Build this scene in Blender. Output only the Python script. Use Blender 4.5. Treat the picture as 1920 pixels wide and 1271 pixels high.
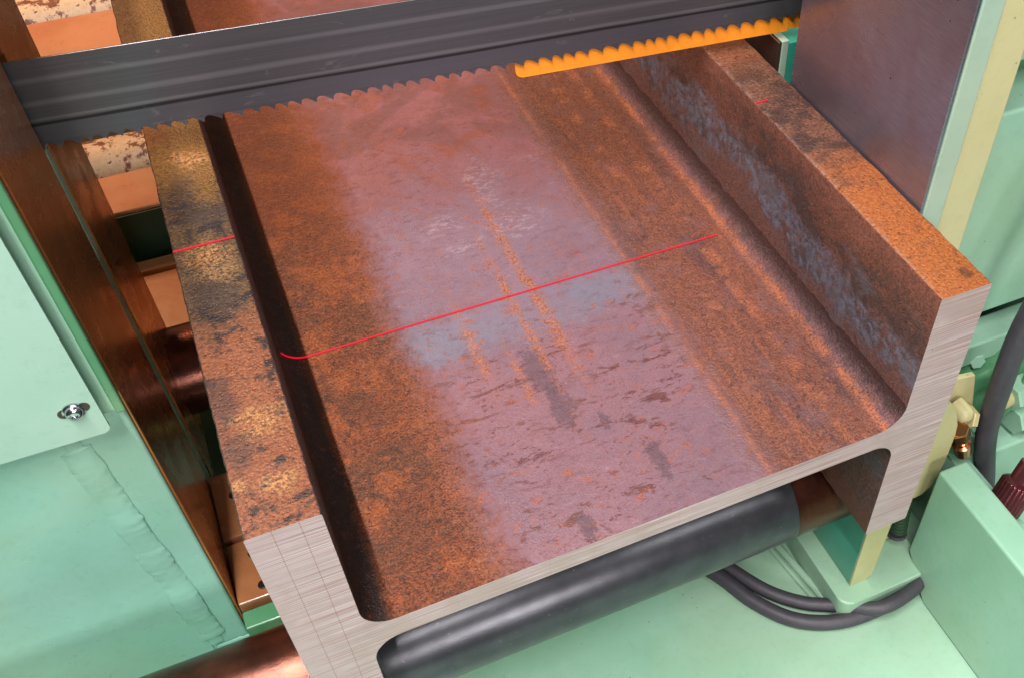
import bpy, bmesh, math, random
from mathutils import Vector, Matrix, noise as mnoise
random.seed(7)
scene = bpy.context.scene
COL = scene.collection
for o in list(bpy.data.objects): bpy.data.objects.remove(o)

# ------------------------------------------------------------------ camera
cam_d = bpy.data.cameras.new("camera"); cam = bpy.data.objects.new("camera", cam_d); COL.objects.link(cam)
RIGHT = Vector((0.90464750, -0.42567999, 0.02023484)); DOWN = Vector((-0.30437556, -0.67862827, -0.66844536)); FWD = Vector((0.29827575, 0.59854843, -0.74348595))
cam.matrix_world = Matrix(((RIGHT.x, -DOWN.x, -FWD.x, 0.08229439), (RIGHT.y, -DOWN.y, -FWD.y, -0.5113298),
                           (RIGHT.z, -DOWN.z, -FWD.z, 1.0636123), (0, 0, 0, 1)))
cam_d.sensor_width = 36; cam_d.lens = 36 * 1907.616 / 1920
cam_d.shift_x = -247.3775 / 1920; cam_d.shift_y = 78.5764 / 1920
cam_d.clip_start = 0.02; cam_d.clip_end = 50
scene.camera = cam
scene.render.resolution_x = 1024; scene.render.resolution_y = 677

# ------------------------------------------------------------------ light
world = bpy.data.worlds.new("World"); scene.world = world; world.use_nodes = True
bgn = world.node_tree.nodes["Background"]; bgn.inputs[0].default_value = (0.86, 0.95, 1.0, 1); bgn.inputs[1].default_value = 0.055

def lamp(name, kind, loc, target, energy, color, size=0.1, size_y=None, spot=None, blend=0.3):
    d = bpy.data.lights.new(name, kind); o = bpy.data.objects.new(name, d); COL.objects.link(o)
    o.location = loc; o.rotation_euler = (Vector(target) - Vector(loc)).to_track_quat('-Z', 'Y').to_euler()
    d.energy = energy; d.color = color
    if kind == 'AREA':
        d.size = size
        if size_y: d.shape = 'RECTANGLE'; d.size_y = size_y
    else: d.shadow_soft_size = size
    if spot: d.spot_size = math.radians(spot); d.spot_blend = blend
    return o
tube_lamp = lamp("overhead_tube_lamp", 'AREA', (-0.30, -0.60, 2.65), (-0.30, -0.60, 0), 190, (1.0, 0.96, 0.93), 0.035, 2.4)
tube_lamp.rotation_euler = (0, 0, 0)
lamp("side_hall_lamp", 'AREA', (1.60, -1.60, 2.40), (0.45, 0.2, 0.0), 17, (1.0, 0.98, 0.96), 0.25, 0.25)
lamp("front_fill_lamp", 'AREA', (0.15, -2.9, 1.15), (0.25, 0.2, 0.1), 54, (1.0, 0.95, 0.93), 1.0, 0.7)  # added fill for the front faces, not a seen lamp
lamp("warm_machine_lamp", 'SPOT', (-0.15, 0.30, 2.2), (-0.19, 0.70, 0.0), 330, (1.0, 0.52, 0.22), 0.03, spot=14, blend=0.55)
lamp("warm_rear_lamp", 'AREA', (-0.7, 2.5, 1.7), (0.25, 0.85, 0.2), 36, (1.0, 0.50, 0.25), 0.5, 0.5)

vs = scene.view_settings; vs.view_transform = 'Standard'; vs.look = 'None'; vs.exposure = 0.0; vs.gamma = 1.0
vs.use_curve_mapping = False
scene.cycles.max_bounces = 6; scene.cycles.diffuse_bounces = 3; scene.cycles.glossy_bounces = 3

# ------------------------------------------------------------------ node helper
def srgb(r, g, b):
    f = lambda c: (c / 255 / 12.92) if c <= 10 else ((c / 255 + 0.055) / 1.055) ** 2.4
    return (f(r), f(g), f(b), 1.0)
class N:
    def __init__(s, name):
        s.m = bpy.data.materials.new(name); s.m.use_nodes = True
        s.t = s.m.node_tree; s.t.nodes.clear()
        s.out = s.t.nodes.new('ShaderNodeOutputMaterial'); s.b = s.t.nodes.new('ShaderNodeBsdfPrincipled')
        s.t.links.new(s.b.outputs[0], s.out.inputs[0])
        s.tc = s.t.nodes.new('ShaderNodeTexCoord'); s.P = s.tc.outputs['Object']
        s._xyz = None
    def lk(s, v, sock):
        if hasattr(v, 'links') or isinstance(v, bpy.types.NodeSocket): s.t.links.new(v, sock)
        else: sock.default_value = v
    def set(s, k, v): s.lk(v, s.b.inputs[k]); return s
    def xyz(s):
        if s._xyz is None:
            n = s.t.nodes.new('ShaderNodeSeparateXYZ'); s.t.links.new(s.P, n.inputs[0]); s._xyz = n.outputs
        return s._xyz
    def mp(s, scale=(1, 1, 1), rot=(0, 0, 0), loc=(0, 0, 0), vec=None):
        n = s.t.nodes.new('ShaderNodeMapping'); s.lk(vec or s.P, n.inputs[0])
        n.inputs['Location'].default_value = loc; n.inputs['Rotation'].default_value = rot; n.inputs['Scale'].default_value = scale
        return n.outputs[0]
    def noise(s, sc, det=4, ro=0.55, dist=0.0, vec=None, color=False):
        n = s.t.nodes.new('ShaderNodeTexNoise'); s.lk(vec or s.P, n.inputs['Vector'])
        n.inputs['Scale'].default_value = sc; n.inputs['Detail'].default_value = det
        n.inputs['Roughness'].default_value = ro; n.inputs['Distortion'].default_value = dist
        return n.outputs['Color' if color else 'Fac']
    def vor(s, sc, vec=None, feat='F1', out='Distance'):
        n = s.t.nodes.new('ShaderNodeTexVoronoi'); n.feature = feat; s.lk(vec or s.P, n.inputs['Vector']); n.inputs['Scale'].default_value = sc
        return n.outputs[out]
    def m_(s, op, a, b=0.0, c=None, clamp=False):
        n = s.t.nodes.new('ShaderNodeMath'); n.operation = op; n.use_clamp = clamp
        s.lk(a, n.inputs[0]); s.lk(b, n.inputs[1])
        if c is not None: s.lk(c, n.inputs[2])
        return n.outputs[0]
    def rng(s, v, a, b, c=0.0, d=1.0):
        n = s.t.nodes.new('ShaderNodeMapRange'); n.interpolation_type = 'SMOOTHSTEP'
        s.lk(v, n.inputs[0]); s.lk(a, n.inputs[1]); s.lk(b, n.inputs[2]); s.lk(c, n.inputs[3]); s.lk(d, n.inputs[4])
        return n.outputs[0]
    def mix(s, f, a, b, mode='MIX'):
        n = s.t.nodes.new('ShaderNodeMix'); n.data_type = 'RGBA'; n.blend_type = mode
        s.lk(f, n.inputs[0]); s.lk(a, n.inputs[6]); s.lk(b, n.inputs[7]); return n.outputs[2]
    def band(s, v, lo, hi, w):      # 1 inside lo..hi with soft edges of width w
        return s.m_('MULTIPLY', s.rng(v, lo - w, lo + w), s.rng(v, hi - w, hi + w, 1.0, 0.0))
    def spot(s, cx, cy, rx, ry, warp, amt=0.6, sharp=0.15, axes=(0, 1)):   # ragged blotch about a point of the surface
        q = s.xyz()
        dx = s.m_('DIVIDE', s.m_('SUBTRACT', q[axes[0]], cx), rx); dy = s.m_('DIVIDE', s.m_('SUBTRACT', q[axes[1]], cy), ry)
        r = s.m_('SQRT', s.m_('ADD', s.m_('MULTIPLY', dx, dx), s.m_('MULTIPLY', dy, dy)))
        r = s.m_('ADD', r, s.m_('MULTIPLY', s.m_('SUBTRACT', warp, 0.5), amt * 4))
        return s.rng(r, 1 - sharp, 1 + sharp, 1.0, 0.0)
    def bump(s, h, strength=0.5, dist=0.001, base=None):
        n = s.t.nodes.new('ShaderNodeBump'); n.inputs['Strength'].default_value = strength; n.inputs['Distance'].default_value = dist
        s.lk(h, n.inputs['Height'])
        if base is not None: s.lk(base, n.inputs['Normal'])
        return n.outputs[0]

# ------------------------------------------------------------------ materials
def paint(name, c, c2=None, rough=0.36, grit=0.35, dirt=0.5, warm=0.20):
    n = N(name); c2 = c2 or tuple(x * 0.86 for x in c[:3]) + (1,)
    big = n.noise(7, 3, 0.6); col = n.mix(n.rng(big, 0.35, 0.68), c, c2); wide = n.noise(2.6, 3, 0.55, 0.4)
    col = n.mix(n.m_('MULTIPLY', n.rng(wide, 0.44, 0.66), warm), col, srgb(178, 186, 150))  # wide cream patches imitate light reflected on the paint
    col = n.mix(n.m_('MULTIPLY', n.rng(n.noise(90, 4, 0.7), 0.5, 0.7), 0.10), col, srgb(96, 118, 98))
    sp = n.vor(55, n.mp((1, 1, 1)), 'F1'); pick = n.noise(23, 2)
    speck = n.m_('MULTIPLY', n.rng(sp, 0.05, 0.09, 1.0, 0.0), n.rng(pick, 0.56, 0.62))
    col = n.mix(n.m_('MULTIPLY', speck, dirt), col, srgb(62, 60, 42))
    sm = n.m_('MULTIPLY', n.rng(n.noise(16, 6, 0.7, 0.6), 0.50, 0.85), 0.22 * dirt)
    col = n.mix(sm, col, srgb(120, 104, 62))
    n.set('Base Color', col).set('Roughness', n.rng(n.noise(30, 4), 0.3, 0.7, rough - 0.07, rough + 0.1))
    b1 = n.bump(n.noise(420, 2, 0.5), grit * 0.5, 0.0004)
    n.set('Normal', n.bump(n.noise(60, 4, 0.6), grit * 0.6, 0.0012, b1)); n.set('Specular IOR Level', 0.45)
    return n.m
GREEN = paint("mint_green_paint", srgb(144, 185, 163), srgb(134, 178, 152))
TEAL = paint("teal_lit_green_paint", srgb(136, 188, 172), srgb(130, 182, 162), 0.33, 0.55, 0.16)  # column green, with the hue shift of the light put into it
PANELP = paint("pale_mint_panel_paint", srgb(152, 184, 170), srgb(146, 180, 164), 0.4, 0.15, 0.25)
DEEP = paint("deep_green_paint", srgb(78, 134, 96), srgb(66, 120, 84), 0.3, 0.3)
CREAM = paint("cream_paint", srgb(186, 178, 134), srgb(176, 168, 120), 0.42, 0.25)
PALE = paint("pale_grey_green_paint", srgb(152, 174, 158), srgb(146, 168, 150), 0.4, 0.25)
SALMON = paint("warm_lit_table_paint", srgb(204, 136, 92), srgb(188, 118, 76), 0.34, 0.4)  # cream plates; the orange lamp light is put into this colour
OILTAN = paint("oily_brown_table_paint", srgb(158, 104, 66), srgb(134, 82, 50), 0.22, 0.5, 0.8)
JADE = paint("bright_teal_paint", srgb(46, 150, 132), srgb(40, 138, 120), 0.35, 0.3)

def web_steel():
    n = N("rusty_mill_scale_web"); x, y, z = n.xyz()
    M = lambda a, b: n.m_('MULTIPLY', a, b)
    w0 = n.noise(8, 3, 0.6, 0.3); w1 = n.noise(22, 4, 0.65); w2 = n.noise(70, 4, 0.65); g = n.noise(400, 3, 0.75); g2 = n.noise(1100, 2, 0.7)
    crust = n.noise(120, 5, 0.75, 0.3); gr = n.rng(g, 0.38, 0.62)
    cell = n.vor(330, None, 'F1', 'Color'); sep = n.t.nodes.new('ShaderNodeSeparateColor'); n.lk(cell, sep.inputs[0]); cd = n.vor(330)
    crumb = M(M(n.rng(sep.outputs[0], 0.80, 0.88), n.rng(cd, 0.42, 0.25)), n.rng(w1, 0.42, 0.60))            # single grains
    cdn = lambda v, k: M(n.m_('SUBTRACT', v, 0.5), k)
    def add(*a):
        r = a[0]
        for q in a[1:]: r = n.m_('ADD', r, q)
        return r
    streak = n.noise(50, 5, 0.70, 0.3, n.mp((1.3, 0.10, 1)))
    fl = n.noise(34, 6, 0.70, 0.5, n.mp((0.8, 1.9, 1), (0, 0, math.radians(8))))
    fl2 = n.noise(95, 6, 0.72, 0.5, n.mp((0.8, 1.7, 1), (0, 0, math.radians(8)), (2, 5, 0)))
    # centre: mauve-grey mill scale
    c = n.mix(n.rng(w0, 0.35, 0.66), srgb(122, 90, 97), srgb(108, 86, 95))
    c = n.mix(M(n.rng(w1, 0.45, 0.7), 0.4), c, srgb(122, 84, 84))
    c = n.mix(M(n.rng(g, 0.48, 0.66), 0.4), c, srgb(92, 62, 64)); c = n.mix(M(n.rng(g2, 0.52, 0.66), 0.35), c, srgb(150, 120, 126))
    far = n.rng(add(y, cdn(w0, 0.40), cdn(w2, 0.1)), 0.40, 0.80)
    c = n.mix(M(far, 0.6), c, srgb(150, 90, 80))  # salmon towards the rear, warm light partly painted in
    c = n.mix(M(M(n.rng(n.noise(10, 5, 0.65, 1.0), 0.48, 0.64), far), 0.6), c, srgb(132, 70, 40))
    c = n.mix(M(M(n.rng(n.noise(6, 5, 0.65, 0.6, n.mp((1, 1, 1), (0, 0, 0), (5, 3, 0))), 0.5, 0.62), far), 0.5), c, srgb(96, 66, 58))
    blue = M(n.band(add(y, cdn(w1, 0.10), cdn(w2, 0.03)), 0.296, 0.355, 0.02), n.band(x, 0.19, 0.50, 0.02))
    c = n.mix(M(blue, n.rng(w0, 0.3, 0.6, 0.45, 0.85)), c, srgb(104, 105, 118))
    c = n.mix(M(n.spot(0.33, 0.46, 0.15, 0.12, w1, 0.6, 0.7), 0.4), c, srgb(118, 108, 122))
    near = n.rng(y, 0.40, 0.24)
    fm = n.rng(fl, 0.56, 0.61); fm2 = n.rng(fl2, 0.56, 0.61)
    dens = n.rng(n.noise(9, 3, 0.6, 0, n.mp((1, 1, 1), (0, 0, 0), (9, 4, 0))), 0.36, 0.62, 0.25, 1.0)
    c = n.mix(M(M(fm, dens), n.rng(near, 0, 1, 0.2, 0.8)), c, n.mix(gr, srgb(66, 38, 38), srgb(98, 54, 46))); c = n.mix(M(M(fm2, dens), n.rng(near, 0, 1, 0.4, 0.75)), c, srgb(88, 48, 42))
    c = n.mix(M(n.rng(fl2, 0.40, 0.32), 0.35), c, srgb(156, 126, 132))
    pit = n.rng(n.noise(44, 6, 0.74, 0.4, n.mp((1, 1.5, 1), (0, 0, 0), (3, 1, 0))), 0.575, 0.65)
    c = n.mix(M(pit, 0.7), c, n.mix(gr, srgb(118, 62, 38), srgb(160, 92, 60)))
    mauve = c
    # left rust: granular, orange brown
    rl = n.mix(gr, srgb(78, 38, 15), srgb(142, 76, 32)); rl = n.mix(M(n.rng(w0, 0.40, 0.60), 0.75), rl, n.mix(gr, srgb(64, 38, 22), srgb(104, 64, 36))); rl = n.mix(M(n.rng(w1, 0.50, 0.64), 0.65), rl, n.mix(gr, srgb(128, 66, 20), srgb(178, 100, 42)))
    rl = n.mix(M(n.rng(w2, 0.5, 0.66), 0.5), rl, srgb(76, 38, 20)); rl = n.mix(M(n.rng(x, 0.13, 0.21), 0.5), rl, n.mix(gr, srgb(84, 44, 34), srgb(140, 84, 64)))
    rl = n.mix(M(n.rng(crust, 0.55, 0.64), n.rng(n.noise(13, 3), 0.38, 0.6)), rl, n.mix(g2, srgb(132, 72, 34), srgb(196, 128, 76)))
    rl = n.mix(M(n.rng(crust, 0.43, 0.34), 0.7), rl, srgb(48, 24, 12)); rl = n.mix(M(crumb, 0.55), rl, srgb(178, 116, 76))
    rl = n.mix(M(n.rng(y, 0.42, 0.75), 0.4), rl, srgb(146, 78, 44))
    rl = n.mix(M(n.rng(add(x, cdn(w2, 0.008)), 0.089, 0.078), 0.92), rl, n.mix(crumb, srgb(30, 26, 26), srgb(120, 110, 110)))  # dark scale beside the left flange, its cast shadow painted in
    xl = add(x, cdn(w0, 0.05), cdn(w1, 0.03), cdn(w2, 0.035), cdn(g, 0.03), cdn(crust, 0.03))
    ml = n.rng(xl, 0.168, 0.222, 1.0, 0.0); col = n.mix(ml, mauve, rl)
    frk = M(n.rng(crust, 0.56, 0.62), n.rng(x, 0.34, 0.20)); col = n.mix(M(frk, 0.6), col, srgb(116, 66, 44))
    # right rust with long streaks
    rr = n.mix(gr, srgb(98, 56, 44), srgb(140, 88, 70)); rr = n.mix(M(n.rng(streak, 0.50, 0.64), 0.7), rr, n.mix(gr, srgb(124, 70, 46), srgb(170, 108, 76)))
    rr = n.mix(M(n.rng(n.noise(30, 6, 0.72, 0.4, n.mp((1.2, 0.22, 1), (0, 0, 0), (7, 0, 0))), 0.50, 0.62), 0.75), rr, n.mix(gr, srgb(72, 46, 46), srgb(104, 74, 76)))
    rr = n.mix(M(n.rng(w1, 0.50, 0.64), 0.5), rr, srgb(122, 90, 94)); rr = n.mix(M(n.rng(crust, 0.44, 0.35), 0.6), rr, srgb(52, 28, 22))
    rr = n.mix(M(n.rng(crust, 0.57, 0.66), 0.5), rr, srgb(176, 110, 72)); rr = n.mix(M(n.rng(y, 0.38, 0.7), 0.5), rr, n.mix(gr, srgb(90, 50, 22), srgb(140, 82, 42)))
    xr = add(x, cdn(w0, 0.02), cdn(w1, 0.022), cdn(w2, 0.03), cdn(g, 0.03), cdn(crust, 0.03))
    mr = n.rng(xr, 0.464, 0.518); col = n.mix(mr, col, rr)
    def vein(x0, x1, off, lo, hi, k, cc):
        global_ = n.noise(30, 6, 0.72, 0, n.mp((0.35, 1, 1), (0, 0, 0), (0, off, 0)))
        f = M(n.band(add(x, cdn(w1, 0.010), cdn(w2, 0.006)), x0, x1, 0.004), n.rng(global_, lo, hi)); f = M(f, n.rng(g, 0.34, 0.58))
        return n.mix(M(f, k), col, cc)
    col = vein(0.487, 0.492, 0, 0.36, 0.60, 0.85, srgb(178, 108, 68))
    col = vein(0.545, 0.560, 4, 0.48, 0.62, 0.75, srgb(178, 112, 72)); col = vein(0.583, 0.60, 6, 0.46, 0.60, 0.75, srgb(180, 112, 74))
    # foot of the right flange: mauve strip, fillet darkened with painted shade
    foot = n.rng(xr, 0.628, 0.648)
    col = n.mix(foot, col, n.mix(gr, srgb(96, 66, 70), srgb(132, 98, 106)))
    col = vein(0.628, 0.636, 9, 0.32, 0.58, 0.95, srgb(190, 114, 70))
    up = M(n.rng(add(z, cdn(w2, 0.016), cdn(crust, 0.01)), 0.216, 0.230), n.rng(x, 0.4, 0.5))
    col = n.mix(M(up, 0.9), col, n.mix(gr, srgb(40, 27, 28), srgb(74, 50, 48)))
    # named stains and scratches
    for cx, cy, rx, ry in ((0.322, 0.235, 0.017, 0.035), (0.324, 0.178, 0.013, 0.03), (0.391, 0.066, 0.008, 0.028), (0.360, 0.137, 0.005, 0.014), (0.289, 0.022, 0.007, 0.016)):
        col = n.mix(M(n.spot(cx, cy, rx, ry, crust, 0.8, 0.15), 0.7), col, n.mix(gr, srgb(74, 56, 62), srgb(92, 72, 80)))
    for cx, cy, rx, ry in ((0.3605, 0.44, 0.006, 0.14), (0.364, 0.29, 0.006, 0.07), (0.333, 0.33, 0.005, 0.12), (0.266, 0.30, 0.006, 0.06), (0.300, 0.24, 0.004, 0.04)):
        col = n.mix(M(M(n.spot(cx, cy, rx, ry, w2, 0.8, 0.9), n.rng(fl2, 0.34, 0.58)), 0.9), col, n.mix(gr, srgb(112, 62, 40), srgb(168, 110, 82)))
    for cx, cy, rx, ry in ((0.385, 0.495, 0.035, 0.035), (0.374, 0.60, 0.025, 0.045), (0.31, 0.47, 0.03, 0.012), (0.45, 0.62, 0.02, 0.012), (0.30, 0.52, 0.03, 0.02)):
        wh = M(n.spot(cx, cy, rx, ry, w1, 0.6, 0.7), n.rng(n.noise(170, 6, 0.75, 0.5, n.mp((0.6, 1.3, 1))), 0.50, 0.60))
        col = n.mix(M(wh, 0.36), col, srgb(170, 154, 160))
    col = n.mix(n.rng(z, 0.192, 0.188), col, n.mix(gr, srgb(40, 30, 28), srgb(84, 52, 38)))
    rustm = n.m_('ADD', ml, mr, clamp=True)
    col = n.mix(1.0, col, n.mix(mr, n.mix(ml, (0.88, 0.84, 0.88, 1), (0.66, 0.52, 0.43, 1)), (0.68, 0.58, 0.56, 1)), 'MULTIPLY')
    n.set('Base Color', col)
    n.set('Roughness', add(n.rng(w2, 0.3, 0.7, 0.28, 0.44), M(rustm, 0.12))); n.set('Specular IOR Level', 0.5)
    h = add(M(g, 0.7), M(crust, 0.9))
    n.set('Normal', n.bump(M(h, n.m_('ADD', 0.35, M(rustm, 0.8))), 0.9, 0.0022))
    return n.m
def flange_top(name, right):
    n = N(name); x, y, z = n.xyz()
    w1 = n.noise(26, 4, 0.65); w2 = n.noise(75, 4, 0.65, 0.3); g = n.noise(300, 4, 0.7); gr = n.rng(g, 0.34, 0.66)
    wq = n.noise(60, 7, 0.78, 0.6)
    if right:
        c = n.mix(gr, srgb(176, 88, 34), srgb(222, 132, 62)); c = n.mix(n.m_('MULTIPLY', n.rng(w2, 0.54, 0.7), 0.5), c, srgb(140, 76, 40))
        f = n.rng(n.m_('ADD', y, n.m_('MULTIPLY', n.m_('SUBTRACT', w1, 0.5), 0.2)), 0.16, 0.28)
        b = n.mix(gr, srgb(110, 66, 50), srgb(172, 116, 90)); b = n.mix(n.m_('MULTIPLY', n.rng(w1, 0.42, 0.58), 0.75), b, srgb(70, 46, 44))
        c = n.mix(f, c, b)
        f2 = n.rng(n.m_('ADD', y, n.m_('MULTIPLY', n.m_('SUBTRACT', w1, 0.5), 0.12)), 0.40, 0.50); c = n.mix(f2, c, n.mix(gr, srgb(150, 84, 52), srgb(190, 116, 78)))
        c = n.mix(n.m_('MULTIPLY', n.spot(0.697, 0.022, 0.006, 0.008, w2, 0.5, 0.3), 0.7), c, srgb(92, 58, 40))
        edge = n.m_('MULTIPLY', n.rng(x, 0.659, 0.652), n.rng(w2, 0.4, 0.6)); c = n.mix(n.m_('MULTIPLY', edge, 0.55), c, srgb(204, 166, 146))
    else:
        c = n.mix(gr, srgb(146, 78, 46), srgb(196, 116, 72))
        q = n.rng(n.m_('ADD', y, n.m_('MULTIPLY', n.m_('SUBTRACT', w1, 0.5), 0.12)), 0.20, 0.30)
        c = n.mix(q, c, n.mix(gr, srgb(84, 58, 34), srgb(140, 104, 62)))
        q2 = n.rng(n.m_('ADD', y, n.m_('MULTIPLY', n.m_('SUBTRACT', w1, 0.5), 0.1)), 0.40, 0.48)
        c = n.mix(q2, c, n.mix(gr, srgb(120, 78, 24), srgb(178, 122, 46)))
        blot = n.m_('MULTIPLY', n.rng(n.noise(32, 5, 0.66, 0.5, n.mp((1, 1, 1), (0, 0, 0), (0.3, 4.1, 0))), 0.52, 0.62), n.rng(y, 0.5, 0.42))
        c = n.mix(n.m_('MULTIPLY', blot, 0.88), c, srgb(48, 36, 38))
        for cx, cy, rx, ry in ((0.025, 0.281, 0.02, 0.035), (0.010, 0.15, 0.013, 0.022), (0.012, 0.09, 0.014, 0.02), (0.02, 0.45, 0.018, 0.03), (0.04, 0.41, 0.03, 0.016)):
            c = n.mix(n.m_('MULTIPLY', n.spot(cx, cy, rx, ry, wq, 0.9, 0.5), 0.6), c, srgb(58, 44, 46))
        for cx, cy, rx, ry in ((0.031, 0.344, 0.02, 0.024), (0.038, 0.115, 0.019, 0.016), (0.037, 0.045, 0.014, 0.012), (0.040, 0.315, 0.015, 0.012), (0.006, 0.052, 0.006, 0.006), (0.038, 0.512, 0.016, 0.014)):
            c = n.mix(n.m_('MULTIPLY', n.m_('MULTIPLY', n.spot(cx, cy, rx, ry, wq, 1.0, 0.5), n.rng(g, 0.36, 0.56)), 0.8), c, n.mix(gr, srgb(150, 98, 50), srgb(204, 154, 98)))
    k = 0.43 if right else 0.38
    c = n.mix(n.m_('MULTIPLY', n.rng(n.noise(120, 6, 0.75, 0.3), 0.45, 0.36), 0.65), c, srgb(66, 36, 20))
    c = n.mix(1.0, c, (k, k * 0.98, k * 0.98, 1), 'MULTIPLY')
    if not right:
        for cx, cy, rx, ry in ((0.038, 0.115, 0.015, 0.014), (0.037, 0.045, 0.012, 0.010), (0.006, 0.052, 0.005, 0.005), (0.031, 0.344, 0.014, 0.012), (0.038, 0.515, 0.014, 0.012)):
            c = n.mix(n.m_('MULTIPLY', n.m_('MULTIPLY', n.spot(cx, cy, rx, ry, wq, 1.3, 0.9), n.rng(g, 0.42, 0.60)), 0.6), c, n.mix(gr, srgb(132, 80, 38), srgb(180, 120, 66)))
    n.set('Base Color', c); n.set('Roughness', n.rng(w2, 0.3, 0.7, 0.42, 0.62)); n.set('Specular IOR Level', 0.5)
    pits = n.rng(n.vor(260), 0.1, 0.45)
    b = n.bump(n.m_('ADD', n.m_('MULTIPLY', pits, 0.5), n.m_('ADD', g, n.noise(95, 4, 0.6))), 0.8, 0.0017); n.set('Normal', b)
    return n.m
def flange_side():
    n = N("rusty_flange_side"); x, y, z = n.xyz(); M = lambda a, b: n.m_('MULTIPLY', a, b)
    w0 = n.noise(7, 4, 0.6, 0.3, n.mp((1, 0.6, 1))); w1 = n.noise(24, 6, 0.7, 0.3, n.mp((1, 0.6, 1))); w2 = n.noise(70, 6, 0.72, 0.4); g = n.noise(400, 5, 0.75); gr = n.rng(g, 0.38, 0.62)
    cr = n.noise(130, 6, 0.75, 0.3)
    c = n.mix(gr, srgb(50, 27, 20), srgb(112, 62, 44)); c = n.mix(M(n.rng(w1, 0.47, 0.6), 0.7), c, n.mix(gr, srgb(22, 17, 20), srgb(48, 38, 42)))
    zz = n.m_('ADD', z, n.m_('ADD', M(n.m_('SUBTRACT', w1, 0.5), 0.09), M(n.m_('SUBTRACT', w2, 0.5), 0.05))); zz = n.m_('ADD', zz, M(n.m_('SUBTRACT', w0, 0.5), 0.10))
    c = n.mix(M(n.rng(zz, 0.262, 0.28, 1.0, 0.0), 0.85), c, n.mix(gr, srgb(66, 40, 36), srgb(112, 76, 72)))
    bl = n.mix(n.rng(cr, 0.35, 0.65), srgb(58, 57, 68), srgb(104, 104, 120))
    c = n.mix(M(n.band(zz, 0.272, 0.326, 0.012), n.rng(w2, 0.40, 0.54, 0.15, 0.92)), c, bl)
    c = n.mix(M(M(n.rng(n.noise(15, 5, 0.7, 0.4, n.mp((1, 0.6, 1), (0, 0, 0), (0, 7, 2))), 0.52, 0.62), n.rng(z, 0.37, 0.34)), 0.55), c, srgb(84, 80, 88))
    c = n.mix(M(n.rng(zz, 0.362, 0.392), 0.85), c, n.mix(gr, srgb(78, 42, 32), srgb(134, 76, 56)))
    c = n.mix(M(n.rng(n.noise(150, 5, 0.75, 0.3), 0.63, 0.70), 0.6), c, srgb(138, 104, 84)); c = n.mix(M(n.rng(cr, 0.42, 0.34), 0.6), c, srgb(18, 12, 12))
    c = n.mix(M(n.rng(z, 0.06, 0.02), 0.6), c, srgb(110, 56, 34))
    c = n.mix(M(n.rng(x, 0.2, 0.1), 0.9), c, n.mix(gr, srgb(20, 18, 18), srgb(36, 32, 34)))  # left flange sides: dark scale plus painted shade
    n.set('Base Color', c); n.set('Roughness', n.rng(w2, 0.3, 0.7, 0.32, 0.58))
    n.set('Normal', n.bump(n.m_('ADD', g, n.m_('ADD', cr, n.noise(1000, 3))), 0.9, 0.002)); return n.m
def cut_steel():
    n = N("saw_cut_bright_steel"); x, y, z = n.xyz()
    zl = n.m_('ADD', z, n.m_('MULTIPLY', x, 0.012))
    v = n.t.nodes.new('ShaderNodeCombineXYZ'); n.lk(n.m_('MULTIPLY', x, 2.2), v.inputs[0]); n.lk(n.m_('MULTIPLY', zl, 300), v.inputs[2])
    ln = n.noise(2.1, 4, 0.72, 0.0, v.outputs[0])
    v2 = n.t.nodes.new('ShaderNodeCombineXYZ'); n.lk(n.m_('MULTIPLY', x, 4.0), v2.inputs[0]); n.lk(n.m_('MULTIPLY', zl, 900), v2.inputs[2])
    ln2 = n.noise(1.6, 3, 0.7, 0.0, v2.outputs[0])
    c = n.mix(n.rng(ln2, 0.3, 0.7), srgb(140, 118, 120), srgb(210, 186, 190))
    c = n.mix(n.m_('MULTIPLY', n.rng(ln, 0.51, 0.62), 0.85), c, srgb(158, 104, 100))
    c = n.mix(n.m_('MULTIPLY', n.rng(n.noise(14, 5, 0.65, 0.4), 0.45, 0.68), 0.5), c, srgb(160, 136, 128))
    # scribed ticks: two along the left flange, short ones across the web
    zj = n.m_('ADD', x, n.m_('MULTIPLY', n.m_('SUBTRACT', n.noise(60, 2, vec=n.mp((0, 0, 1))), 0.5), 0.0016))
    for xs in (0.021, 0.0425): c = n.mix(n.m_('MULTIPLY', n.band(zj, xs - 0.0002, xs + 0.0002, 0.0003), n.rng(ln, 0.25, 0.5, 0.35, 0.9)), c, srgb(120, 70, 64))
    for k in range(7):
        xs = 0.10 + k * 0.047; c = n.mix(n.m_('MULTIPLY', n.band(zj, xs - 0.0002, xs + 0.0002, 0.0003), 0.3), c, srgb(126, 108, 104))
    pit = n.rng(n.vor(60, n.mp((1, 1, 0.6))), 0.03, 0.06, 1.0, 0.0); c = n.mix(n.m_('MULTIPLY', pit, n.rng(n.noise(31, 2), 0.57, 0.62)), c, srgb(92, 52, 40))
    n.set('Base Color', c); n.set('Metallic', 0.15); n.set('Roughness', 0.42); n.set('Anisotropic', 0.5)
    n.set('Normal', n.bump(n.m_('ADD', ln, n.m_('MULTIPLY', ln2, 0.6)), 0.5, 0.0006)); return n.m
WEB = web_steel(); FTL = flange_top("mottled_flange_top", False); FTR = flange_top("orange_rust_flange_top", True); FSD = flange_side(); CUT = cut_steel()

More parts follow.
